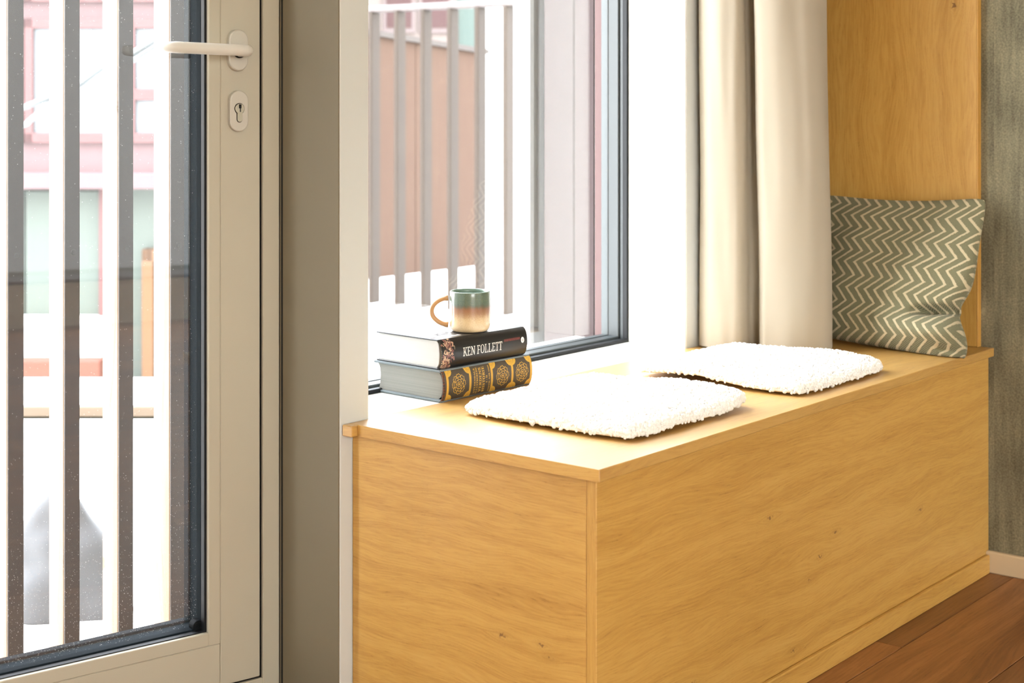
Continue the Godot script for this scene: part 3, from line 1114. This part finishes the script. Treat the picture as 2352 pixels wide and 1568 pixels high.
func pages(called: String, parent: Node, lo: Vector3, hi: Vector3, col: Color, strength: int, curve: float) -> void:
	# block of paper whose fore-edge is hollow and whose spine side is round; fine lines of single leaves
	if not M.has("page_tex%d" % strength):
		var im := Image.create(256, 256, false, Image.FORMAT_RGB8)
		var r := RandomNumberGenerator.new()
		r.seed = 31
		for y in 256:
			var k := r.randf_range(-1, 1) * strength / 255.0
			for x in 256:
				var j := k + r.randf_range(-1, 1) * strength * 0.3 / 255.0
				im.set_pixel(x, y, Color(1 - strength / 255.0 + j, 1 - strength / 255.0 + j, 1 - strength / 255.0 + j))
		M["page_tex%d" % strength] = ImageTexture.create_from_image(im)
	var m := mat(col, 0.9, 0.2)
	m.albedo_texture = M["page_tex%d" % strength]
	var st := mb()
	var n := 10
	var fr := []
	var bk := []
	for i in n + 1:
		var f := i / float(n)
		var a := f * 2 - 1
		var y := lerpf(hi.y, lo.y, f)
		var z := hi.z - 0.010 + curve * sqrt(maxf(0, 1 - a * a))
		var zb := lo.z + curve * 0.7 * sqrt(maxf(0, 1 - a * a))
		fr.append([Vector3(lo.x, y, z), Vector3(hi.x, y, z)])
		bk.append([Vector3(lo.x, y, zb), Vector3(hi.x, y, zb)])
	var uv := []
	for i in n + 1:
		uv.append([Vector2(0, i / float(n)), Vector2(1, i / float(n))])
	sheet(st, fr, uv, true, 1)
	sheet(st, bk, uv, false, 1)
	var s0 := []
	var s1 := []
	for i in n + 1:
		s0.append([bk[i][0], fr[i][0]])
		s1.append([bk[i][1], fr[i][1]])
	sheet(st, s0, uv, true, 2)
	sheet(st, s1, uv, false, 3)
	sheet(st, [[bk[0][0], bk[0][1]], [fr[0][0], fr[0][1]]], [], true, 4)
	sheet(st, [[bk[n][0], bk[n][1]], [fr[n][0], fr[n][1]]], [], false, 5)
	put_smooth(called, st, m, parent)

# ---------------------------------------------------------------- mug
func mug() -> void:
	var o := base("mug", Vector3(0.3440, 0.5885, -0.5405), 0.0)
	tag(o, "small stoneware mug with green rim and cream base on the books", "mug")
	var H := 0.0715
	var R := 0.0370
	var w := 1024
	var h := 512
	var im := Image.create(w, h, false, Image.FORMAT_RGB8)
	var n1 := noise(81, 0.02, 3)
	var n2 := noise(82, 0.16, 3)
	var r := RandomNumberGenerator.new()
	r.seed = 8
	var green := Color(0.32, 0.39, 0.32)
	var rust := Color(0.53, 0.36, 0.24)
	var cream := Color(0.80, 0.70, 0.54)
	for y in h:
		for x in w:
			# v: 0 at the rim, 1 at the foot
			var v := y / float(h) + 0.025 * n1.get_noise_2d(x, y * 0.3)
			var sp := n2.get_noise_2d(x, y)
			var c := green.lerp(Color(0.22, 0.28, 0.25), clampf(0.5 + sp, 0, 1) * 0.7)
			if sp > 0.35:
				c = Color(0.55, 0.52, 0.38)
			var t := smoothstep(0.30, 0.40, v + sp * 0.10)
			c = c.lerp(rust.lerp(Color(0.40, 0.22, 0.12), clampf(sp * 2.0, 0, 1)), t)
			var q := smoothstep(0.42, 0.66, v + sp * 0.22)
			c = c.lerp(cream, q)
			if q > 0.4 and sp > 0.42 - 0.25 * (1.0 - smoothstep(0.5, 0.9, v)):
				c = c.lerp(Color(0.50, 0.33, 0.18), 0.6)
			im.set_pixel(x, y, c)
	var gm := mat(Color.WHITE, 0.32, 0.5)
	gm.albedo_texture = ImageTexture.create_from_image(im)
	gm.clearcoat_enabled = true
	gm.clearcoat = 0.5
	gm.clearcoat_roughness = 0.15
	# outside wall, v by height
	var prof := []
	prof.append(Vector2(R - 0.0006, H))
	for i in 10:
		prof.append(Vector2(R - 0.0003 + 0.0006 * sin(i / 9.0 * PI), lerpf(H - 0.001, 0.016, i / 9.0)))
	for i in range(1, 9):
		var a := PI / 2 * i / 8.0
		prof.append(Vector2(R - 0.0075 + 0.0072 * cos(a), 0.016 - 0.0155 * sin(a)))
	prof.append(Vector2(0.0, 0.0008))
	var rows := []
	var uvs := []
	var seg := 56
	for p in prof:
		var q := []
		var u := []
		for j in seg + 1:
			var a := TAU * j / seg
			q.append(Vector3(p.x * cos(a), p.y, p.x * sin(a)))
			u.append(Vector2(j / float(seg), 1.0 - p.y / H))
		rows.append(q)
		uvs.append(u)
	var st := mb()
	sheet(st, rows, uvs, false)
	put_smooth("body", st, gm, o)
	# lip and inside
	st = mb()
	var ins := [Vector2(R - 0.0006, H), Vector2(R - 0.0010, H + 0.0009), Vector2(R - 0.0022, H + 0.0011), Vector2(R - 0.0034, H + 0.0003), Vector2(R - 0.0036, H - 0.004), Vector2(R - 0.0038, 0.018), Vector2(R - 0.011, 0.006), Vector2(0, 0.005)]
	lathe(st, ins, seg)
	var im2 := mat(Color(0.42, 0.50, 0.44), 0.25, 0.5)
	put_smooth("inside", st, im2, o)
	# handle: loop on the window side
	var hd := Vector3(-0.6351, 0, -0.7725)
	var path := []
	var rads := []
	for i in 25:
		var t := i / 24.0
		var a := lerpf(PI / 2 + 0.12, PI * 1.5 - 0.12, t)
		var px := R - 0.003 + 0.0015 + 0.034 * maxf(0.0, -cos(a)) * 1.0
		var py := 0.0355 + 0.0245 * sin(a)
		path.append(hd * px + Vector3(0, py, 0))
		rads.append(0.0043 if i > 1 and i < 23 else 0.0052)
	st = mb()
	var hm := mat(Color(0.68, 0.50, 0.31), 0.32, 0.5)
	tube(st, path, rads, 14, 1.15)
	put_smooth("handle", st, hm, o)

# ---------------------------------------------------------------- pillow
func pillow() -> void:
	var N := 1024
	var im := Image.create(N, N, false, Image.FORMAT_RGB8)
	var hi := Image.create(N, N, false, Image.FORMAT_L8)
	var nz := noise(91, 0.015, 2)
	var fn := noise(92, 0.30, 2)
	var wv := noise(93, 0.12, 1)
	var bands := 11.6
	for y in N:
		var fy := y / float(N)
		for x in N:
			var wx := x + 3.0 * nz.get_noise_2d(x, y)
			var wy := fy + 0.0025 * nz.get_noise_2d(x + 500.0, y)
			var b := wy * bands + 0.35
			var tr := absf(fmod(b, 2.0) - 1.0)
			var p := wx / N * 15.4 + tr * 1.4 + fy * 3.0
			var f := fposmod(p, 1.0)
			var edge := 0.31 + 0.05 * wv.get_noise_2d(x, y)
			var s := smoothstep(0.0, 0.05, f) * (1.0 - smoothstep(edge, edge + 0.05, f))
			var fz := fn.get_noise_2d(x, y)
			var rib := 0.5 + 0.5 * sin(y * 0.80 + x * 0.45)
			var g := Color(0.545, 0.535, 0.41).darkened(0.30 * rib + 0.22 * clampf(fz, 0, 1)).lightened(0.10 * clampf(-fz, 0, 1))
			var c := Color(0.755, 0.70, 0.57).darkened(0.10 * clampf(fz, 0, 1))
			im.set_pixel(x, y, g.lerp(c, s))
			var hv := 0.25 + 0.5 * s + 0.22 * fz + 0.12 * (1.0 - s) * rib
			hi.set_pixel(x, y, Color(hv, hv, hv))
	var pm := mat(Color.WHITE, 0.95, 0.2)
	pm.albedo_texture = ImageTexture.create_from_image(im)
	pm.heightmap_enabled = true
	pm.heightmap_texture = ImageTexture.create_from_image(hi)
	pm.heightmap_scale = 0.25
	pm.rim_enabled = true
	pm.rim = 0.2
	var o := base("pillow", Vector3(1.33, 0.48, -0.2))
	tag(o, "sage green and cream herringbone throw pillow leaning on the oak panel", "pillow")
	var c0 := Vector3(1.33, 0.48, -0.2)
	var TL := Vector3(1.388, 0.802, -0.385)
	var TR := Vector3(1.394, 0.808, 0.006)
	var BL := Vector3(1.285, 0.489, -0.355)
	var BR := Vector3(1.262, 0.468, 0.014)
	var n := 96
	for side in 2:
		var rows := []
		var uvs := []
		for i in n + 1:
			var r := []
			var uu := []
			var v := sin((i / float(n) * 2 - 1) * PI / 2)   # -1 top .. 1 bottom
			for j in n + 1:
				var u := sin((j / float(n) * 2 - 1) * PI / 2)   # -1 left .. 1 right (towards the room)
				var fu := (u + 1) / 2
				var fv := (v + 1) / 2
				# pulled-in edges between the corners
				var pu := 1.0 - 0.055 * pow(1 - v * v, 0.8)
				var pv := 1.0 - 0.095 * pow(1 - u * u, 0.8)
				if u > 0:
					# deep tuck above the lower right corner
					pu -= 0.135 * exp(-pow((v - 0.43) / 0.24, 2)) * u * u
				var bu := 0.5 + (fu - 0.5) * pu
				var bv := 0.5 + (fv - 0.5) * (pv if v < 0 else 1.0 - 0.012 * (1 - u * u))
				var p := TL.lerp(TR, bu).lerp(BL.lerp(BR, bu), bv)
				# blunt corners
				var cr := exp(-((1.0 - absf(u)) + (1.0 - absf(v))) / 0.10)
				p += (TL.lerp(TR, 0.5).lerp(BL.lerp(BR, 0.5), 0.5) - p).normalized() * 0.016 * cr
				var th := pow(maxf(0.0, (1 - u * u) * (1 - v * v)), 0.33)
				var nrm := Vector3(-0.96, 0.26, 0.05).normalized()
				if side == 0:
					var a := 0.050 * th * (1.0 + 0.45 * v)
					# crease running from the tuck towards the middle, and the full roll below it
					var lx := clampf((u - 0.30) / 0.7, 0, 1)
					var cv := 0.52 - 0.10 * lx
					a -= 0.066 * smoothstep(0.0, 0.35, lx) * exp(-pow((v - cv) / 0.050, 2)) * (th * 0.8 + 0.2) 
					a += 0.034 * smoothstep(-0.3, 0.6, u) * exp(-pow((v - 0.74) / 0.17, 2)) * minf(1.0, th * 1.6)
					a -= 0.016 * smoothstep(0.45, 0.75, u) * exp(-pow((v - 0.90) / 0.035, 2)) * exp(-pow((u - 0.78) / 0.12, 2))
					a += 0.004 * sin(u * 7.0 + v * 3.0) * th * 0.6
					p += nrm * a
				else:
					p -= nrm * 0.022 * th * (1.0 + 0.5 * v)
				p.x = minf(p.x, 1.4125)
				if p.z < 0.002:
					p.y = maxf(p.y, 0.4815)
				r.append(p - c0)
				uu.append(Vector2(fu, fv))
			rows.append(r)
			uvs.append(uu)
		var st := mb()
		sheet(st, rows, uvs, side == 0)
		put_smooth("front_cover" if side == 0 else "back_cover", st, pm, o)

# ---------------------------------------------------------------- outside
func outside() -> void:
	var white_ground := mat(Color(0.86, 0.86, 0.85), 0.85, 0.3)
	var fw := Vector3(0.77241, 0, -0.63512)
	var C := Vector3(-1.7311, 0, 1.2643)
	struct(box("ground", Vector3(-60, -1.8, -80), Vector3(80, -1.42, -0.96), white_ground, self, 0.0), "pale ground of the lower court before the opposite building", "ground")
	var te := base("terrace", C, -0.88263)
	struct(te, "pale sunlit terrace paving outside the door and window", "ground")
	box("paving", Vector3(-9.0, -1.42, -5.6), Vector3(9.0, -0.02, -3.2), white_ground, te, 0.0)
	box("paving", Vector3(-1.0, -1.42, -26.0), Vector3(14.0, -0.02, -5.6), white_ground, te, 0.0)
	box("paving", Vector3(-1.45, -1.42, -26.0), Vector3(-1.0, -0.02, -7.2), white_ground, te, 0.0)
	box("paving", Vector3(-9.0, -1.42, -3.2), Vector3(-0.62, -0.02, -2.2), white_ground, te, 0.0)
	struct(box("ground_strip", Vector3(-6.0, -0.3, -1.6), Vector3(3.0, -0.022, -0.80), white_ground, self, 0.0), "pale paving strip along the foot of the house front", "ground")
	var red := mat(Color(0.335, 0.26, 0.26), 0.75, 0.3)
	M.red = red
	battens()
	wing()
	added_rear_house()
	railing()
	opposite()
	red_house()
	clutter()

func battens() -> void:
	var o := base("batten_screen", Vector3(-0.016, 0, -0.648), -deg_to_rad(12.675))
	tag(o, "row of upright wooden battens standing just outside the glazed door", "screen")
	var stops := [[0.0, Color(0.42, 0.33, 0.26)], [0.5, Color(0.60, 0.51, 0.42)], [1.0, Color(0.68, 0.59, 0.49)]]
	var tx := oak(1024, 128, 111, [[0.2, 0.5, 7.0], [0.55, 0.3, 6.0], [0.83, 0.6, 7.0]], stops)
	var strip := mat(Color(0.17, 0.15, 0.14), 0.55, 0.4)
	var scm := mat(Color(0.20, 0.19, 0.18), 0.5, 0.4, 0.3)
	for k in 11:
		var x := -0.0571 - k * 0.0988
		var m := wood(tx, 2.4, 0.3, Vector2(0.13 * k, 0.27 * k), 0.75)
		var b := box("batten", Vector3(x, -0.02, -0.374), Vector3(x + 0.028, 2.5, -0.304), m, o, 0.003, 1)
		box("dark_strip", Vector3(x + 0.0006, -0.02, -0.304), Vector3(x + 0.0274, 2.5, -0.300), strip, b, 0.0008, 1)  # darker strip over the room-facing side of the batten
		var st := mb()
		var ring := PackedVector2Array()
		for i in 12:
			ring.append(Vector2(cos(TAU * i / 12), sin(TAU * i / 12)) * 0.0048)
		slab(st, ring, Vector3(x + 0.016, 0.742, -0.300), Vector3.RIGHT, Vector3.UP, Vector3.BACK, 0.002, 0.001)
		put("screw", st, scm, b)
	box("top_rail", Vector3(-1.08, 2.42, -0.42), Vector3(-0.02, 2.5, -0.375), wood(tx, 2.4, 0.3, Vector2.ZERO, 0.75), o, 0.003, 0)

func wing() -> void:
	var o := base("wing_wall")
	tag(o, "pale pink vertical board cladding right outside the window", "wall")
	var ms := []
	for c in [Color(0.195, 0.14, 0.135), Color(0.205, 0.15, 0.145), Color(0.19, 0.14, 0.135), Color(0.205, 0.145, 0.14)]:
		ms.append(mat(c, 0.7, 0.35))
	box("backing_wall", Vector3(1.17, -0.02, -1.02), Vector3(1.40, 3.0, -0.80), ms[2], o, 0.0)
	var z := -0.805
	var k := 0
	while z > -0.98:
		var w: float = [0.075, 0.022, 0.095, 0.022, 0.07, 0.030, 0.085][k % 7]
		box("cladding_board", Vector3(1.135 if w > 0.05 else 1.150, 0.0, z - w + 0.003), Vector3(1.171, 3.0, z), ms[k % 4], o, 0.004)
		z -= w
		k += 1
	box("corner_post", Vector3(1.13, -0.02, -1.09), Vector3(1.20, 3.0, -1.025), mat(Color(0.34, 0.335, 0.33), 0.7), o, 0.006)

func railing() -> void:
	var o := base("railing", Vector3(4.07, -0.02, -3.40))
	tag(o, "fence of upright flat bars under a pale top rail outside the window", "railing")
	# local +x runs away from the house
	var dir := (Vector3(3.973, 0, -4.395) - Vector3(4.067, 0, -3.492)).normalized()
	o.rotation.y = atan2(-dir.z, dir.x)
	var pale := mat(Color(0.30, 0.27, 0.26), 0.6, 0.4)
	var dark := mat(Color(0.155, 0.11, 0.07), 0.7, 0.4)
	box("top_rail", Vector3(-0.3, 1.525, -0.03), Vector3(1.55, 1.56, 0.03), pale, o, 0.006)
	for k in 10:
		var x := -0.05 + k * 0.1695
		box("bar", Vector3(x - 0.013, 0.0, -0.037), Vector3(x + 0.013, 1.526, 0.037), pale if k < 1 else dark, o, 0.004)

func opposite() -> void:
	# building across the court, squarely facing the viewer, about twelve metres away
	var c := Vector3(-1.7311, 0, 1.2643) + Vector3(0.77241, 0, -0.63512) * 12.0
	var o := base("opposite_building", c, -0.88263)
	tag(o, "pink-red building across the court with framed upper windows and shopfront", "building")
	var red: Material = M.red
	var red2 := mat(Color(0.31, 0.205, 0.20), 0.7, 0.3)
	var deep := mat(Color(0.35, 0.205, 0.16), 0.7, 0.3)
	var pale := mat(Color(0.285, 0.305, 0.28), 0.8, 0.3)
	var wht := mat(Color(0.84, 0.84, 0.82), 0.8, 0.3)
	var room_dark := mat(Color(0.29, 0.31, 0.315), 0.5, 0.5)
	var orange := mat(Color(0.34, 0.24, 0.16), 0.7, 0.3)
	var x0 := -6.5
	var x1 := -2.2
	box("upper_wall", Vector3(x0, 0.40, -3.0), Vector3(x1, 4.5, -0.10), red, o, 0.0)
	box("string_course", Vector3(x0, 0.37, -0.12), Vector3(x1, 0.50, 0.03), red, o, 0.01)
	box("lower_wall", Vector3(x0, -1.2, -3.0), Vector3(x1, 0.40, -0.30), pale, o, 0.0)
	box("plinth", Vector3(x0, -1.40, -0.30), Vector3(-3.25, -0.985, 0.05), deep, o, 0.01)
	# upper windows: frame, pane, sill
	for k in 4:
		for r in 2:
			var xa := -5.49 + k * 0.81
			var ya := 0.735 + r * 1.12
			var fr := mb()
			bx(fr, Vector3(xa, ya, -0.10), Vector3(xa + 0.065, ya + 0.99, -0.03), 0.005)
			bx(fr, Vector3(xa + 0.735, ya, -0.10), Vector3(xa + 0.80, ya + 0.99, -0.03), 0.005)
			bx(fr, Vector3(xa, ya, -0.10), Vector3(xa + 0.80, ya + 0.08, -0.03), 0.005)
			bx(fr, Vector3(xa, ya + 0.91, -0.10), Vector3(xa + 0.80, ya + 0.99, -0.03), 0.005)
			if k % 2 == 1:
				bx(fr, Vector3(xa, ya + 0.34, -0.10), Vector3(xa + 0.80, ya + 0.43, -0.03), 0.005)
			var f := put("window_frame", fr, red2, o)
			box("pane", Vector3(xa + 0.065, ya + 0.08, -0.10), Vector3(xa + 0.735, ya + 0.91, -0.07), room_dark, f, 0.0)
	# shopfront: posts, curtained panes, timber door frame
	for e in [[-5.6, 0.16, red2], [-3.32, 0.07, red2], [-4.62, 0.05, wht]]:
		box("post", Vector3(e[0], -1.0, -0.30), Vector3(e[0] + e[1], 0.38, -0.18), e[2], o, 0.005)
	for k in 4:
		var xa := -4.55 + k * 0.31
		box("pane", Vector3(xa, -0.66, -0.30), Vector3(xa + 0.29, 0.34, -0.26), pale, o, 0.004)
	box("shop_sill", Vector3(-5.4, -0.73, -0.30), Vector3(-3.25, -0.66, -0.10), wht, o, 0.006)
	box("window_display", Vector3(-5.4, -0.985, -0.30), Vector3(-3.28, -0.73, -0.14), wht, o, 0.01)
	var df := mb()
	bx(df, Vector3(-2.97, -1.3, -0.30), Vector3(-2.88, -0.12, -0.16), 0.005)
	bx(df, Vector3(-2.97, -0.22, -0.30), Vector3(-2.30, -0.12, -0.16), 0.005)
	put("door_frame", df, orange, o)
	box("door_panel", Vector3(-2.88, -1.3, -0.30), Vector3(-2.32, -0.22, -0.24), room_dark, o, 0.0)

func red_house() -> void:
	# wall that runs away to the right behind the fence
	var o := base("courtyard_wall")
	tag(o, "terracotta wall behind the fence bars, its top sloping away to the right", "wall")
	var terra := mat(Color(0.245, 0.178, 0.138), 0.8, 0.3)
	var fw := Vector3(0.77241, 0, -0.63512)
	var rt := Vector3(0.63512, 0, 0.77241)
	var C := Vector3(-1.7311, 0, 1.2643)
	var A := C + fw * 8.9 + rt * (-400.0 * 8.9 / 3482.0)
	var B := C + fw * 9.95 + rt * (-61.0 * 9.95 / 3482.0)
	var d := (B - A).normalized()
	var ln := (B - A).length()
	o.position = A
	o.rotation.y = atan2(-d.z, d.x)
	# panels side by side under a sloping top; local +x recedes to the right, thickness goes to local -z
	var hh := func(x: float) -> float: return 1.475 - 0.105 * x / ln
	for k in 4:
		var xa := ln * k / 4.0
		var xb := ln * (k + 1) / 4.0 - 0.004
		var st := mb()
		slab(st, PackedVector2Array([Vector2(xa, -0.02), Vector2(xb, -0.02), Vector2(xb, hh.call(xb)), Vector2(xa, hh.call(xa))]), Vector3(0, 0, -0.25), Vector3.RIGHT, Vector3.UP, Vector3.BACK, 0.25, 0.004)
		put("wall_panel", st, terra, o)
	var cp := mb()
	slab(cp, PackedVector2Array([Vector2(-0.01, hh.call(0.0) - 0.01), Vector2(ln + 0.01, hh.call(ln) - 0.01), Vector2(ln + 0.01, hh.call(ln) + 0.022), Vector2(-0.01, hh.call(0.0) + 0.022)]), Vector3(0, 0, -0.28), Vector3.RIGHT, Vector3.UP, Vector3.BACK, 0.31, 0.004)
	put("coping", cp, mat(Color(0.20, 0.17, 0.15), 0.8), o)
	var h := base("red_house", C + fw * 17.0 + rt * (-300.0 * 17.0 / 3482.0), -0.88263)
	tag(h, "far house with dark red windows beyond the terracotta wall", "building")
	var wall_m := mat(Color(0.40, 0.36, 0.34), 0.8, 0.3)
	box("wall", Vector3(-2.4, -0.02, -3.0), Vector3(0.83, 5.0, 0.0), wall_m, h, 0.0)
	box("side_wall", Vector3(1.09, -0.02, -3.0), Vector3(4.0, 5.0, -0.3), mat(Color(0.75, 0.75, 0.73), 0.8, 0.3), h, 0.0)
	box("corner_wall", Vector3(0.83, -0.02, -3.0), Vector3(1.09, 5.0, -0.2), mat(Color(0.28, 0.32, 0.30), 0.8, 0.3), h, 0.0)
	var wr := mat(Color(0.22, 0.13, 0.125), 0.6, 0.4)
	for k in 3:
		var xa: float = [-1.1, 0.02, 0.42][k]
		var wd: float = [0.3, 0.36, 0.38][k]
		var f := box("window_frame", Vector3(xa, 1.86, -0.05), Vector3(xa + wd, 3.1, 0.03), mat(Color(0.33, 0.28, 0.27), 0.7), h, 0.005)
		box("pane", Vector3(xa + 0.04, 1.92, -0.02), Vector3(xa + wd - 0.04, 3.05, 0.035), wr, f, 0.0)

func clutter() -> void:
	# low timber-edged white kerb across the terrace
	var fw := Vector3(0.77241, 0, -0.63512)
	var rt := Vector3(0.63512, 0, 0.77241)
	var C := Vector3(-1.7311, 0, 1.2643)
	var k := base("terrace_ledge", C + fw * 4.97 + Vector3(0, -0.02, 0), -0.88263)
	tag(k, "low white ledge with a tan timber edge crossing behind the battens", "ledge")
	box("ledge_slab", Vector3(-2.2, 0.0, -0.56), Vector3(-0.62, 0.0365, -0.02), mat(Color(0.88, 0.88, 0.86), 0.8), k, 0.003)
	box("timber_edge", Vector3(-2.2, 0.008, -0.02), Vector3(-0.62, 0.0405, 0.012), mat(Color(0.30, 0.24, 0.17), 0.7), k, 0.003)
	box("moss_shadow_line", Vector3(-2.2, 0.0, -0.02), Vector3(-0.62, 0.008, 0.006), mat(Color(0.10, 0.10, 0.06), 0.95, 0.1), k, 0.001)  # dark strip of moss, its colour also standing in for the shadow gap
	# stair handrail: two round rails climbing to the right
	var hr := base("handrail", C + fw * 6.0, -0.88263)
	tag(hr, "pale double handrail slanting upward behind the battens", "handrail")
	var s := 6.0 / 3482.0
	var hm := mat(Color(0.26, 0.27, 0.27), 0.4, 0.5, 0.0)
	for q in [[[-60, 285], [60, 245], [115, 222], [185, 190], [230, 158], [305, 122], [355, 92], [440, 45]], [[-60, 325], [60, 285], [115, 236], [185, 207], [230, 180], [305, 138], [355, 106], [440, 62]]]:
		var path := []
		var rads := []
		for p in q:
			path.append(Vector3((p[0] - 1176.0) * s, 0.9861 - (p[1] - 255.6) * s, 0))
			rads.append(0.012)
		var st := mb()
		tube(st, path, rads, 10)
		put_smooth("rail", st, hm, hr)
	for x in [-2.05, -1.35]:
		box("rail_post", Vector3(x - 0.015, -0.02, -0.015), Vector3(x + 0.015, 0.98 + (x + 2.05) * 0.36, 0.015), hm, hr, 0.003)
	# slumped grey sack close behind the battens
	var rows := []
	var nz := noise(131, 6.0, 2)
	for i in 25:
		var f := i / 24.0
		var r := []
		for j in 33:
			var a := TAU * (j % 32) / 32.0
			var rad := pow(maxf(0.0, 1.0 - f), 0.62) * (0.90 + 0.10 * minf(1.0, f * 8.0))
			var p := Vector3(cos(a) * 0.135 * rad - 0.012 * f, f * 0.262, sin(a) * 0.085 * rad)
			p += Vector3(cos(a), 0.2, sin(a)) * 0.030 * nz.get_noise_3d(p.x, p.y, p.z) * minf(1.0, rad * 2.0)
			r.append(p)
		rows.append(r)
	var ss := mb()
	sheet(ss, rows, [], true)
	var sk := put_smooth("sack", ss, mat(Color(0.28, 0.285, 0.29), 0.8))
	sk.position = C + fw * 3.05 + rt * -0.895 + Vector3(0, -0.02, 0)
	sk.rotation.y = -0.88263
	tag(sk, "slumped grey sack on the paving close behind the battens", "sack")

func added_rear_house() -> void:
	var o := base("added_rear_house", Vector3(2.5, -0.3, 9.0))  # unseen house added to reflect in the door glass and bounce light
	tag(o, "pale grey house added behind the room for the door glass reflection", "building")
	box("wall", Vector3(-3.0, 0.0, 0.0), Vector3(7.0, 6.0, 4.0), mat(Color(0.55, 0.545, 0.53), 0.8, 0.3), o, 0.0)
	box("eaves", Vector3(-3.2, 6.0, -0.3), Vector3(7.2, 6.15, 4.3), mat(Color(0.5, 0.5, 0.5), 0.8, 0.3), o, 0.0)
	struct(box("rear_ground", Vector3(-20, -0.4, 4.2), Vector3(25, -0.25, 30), mat(Color(0.22, 0.23, 0.19), 0.9, 0.2), self, 0.0), "dull ground darkened for the reflection, outside the added rear openings", "ground")
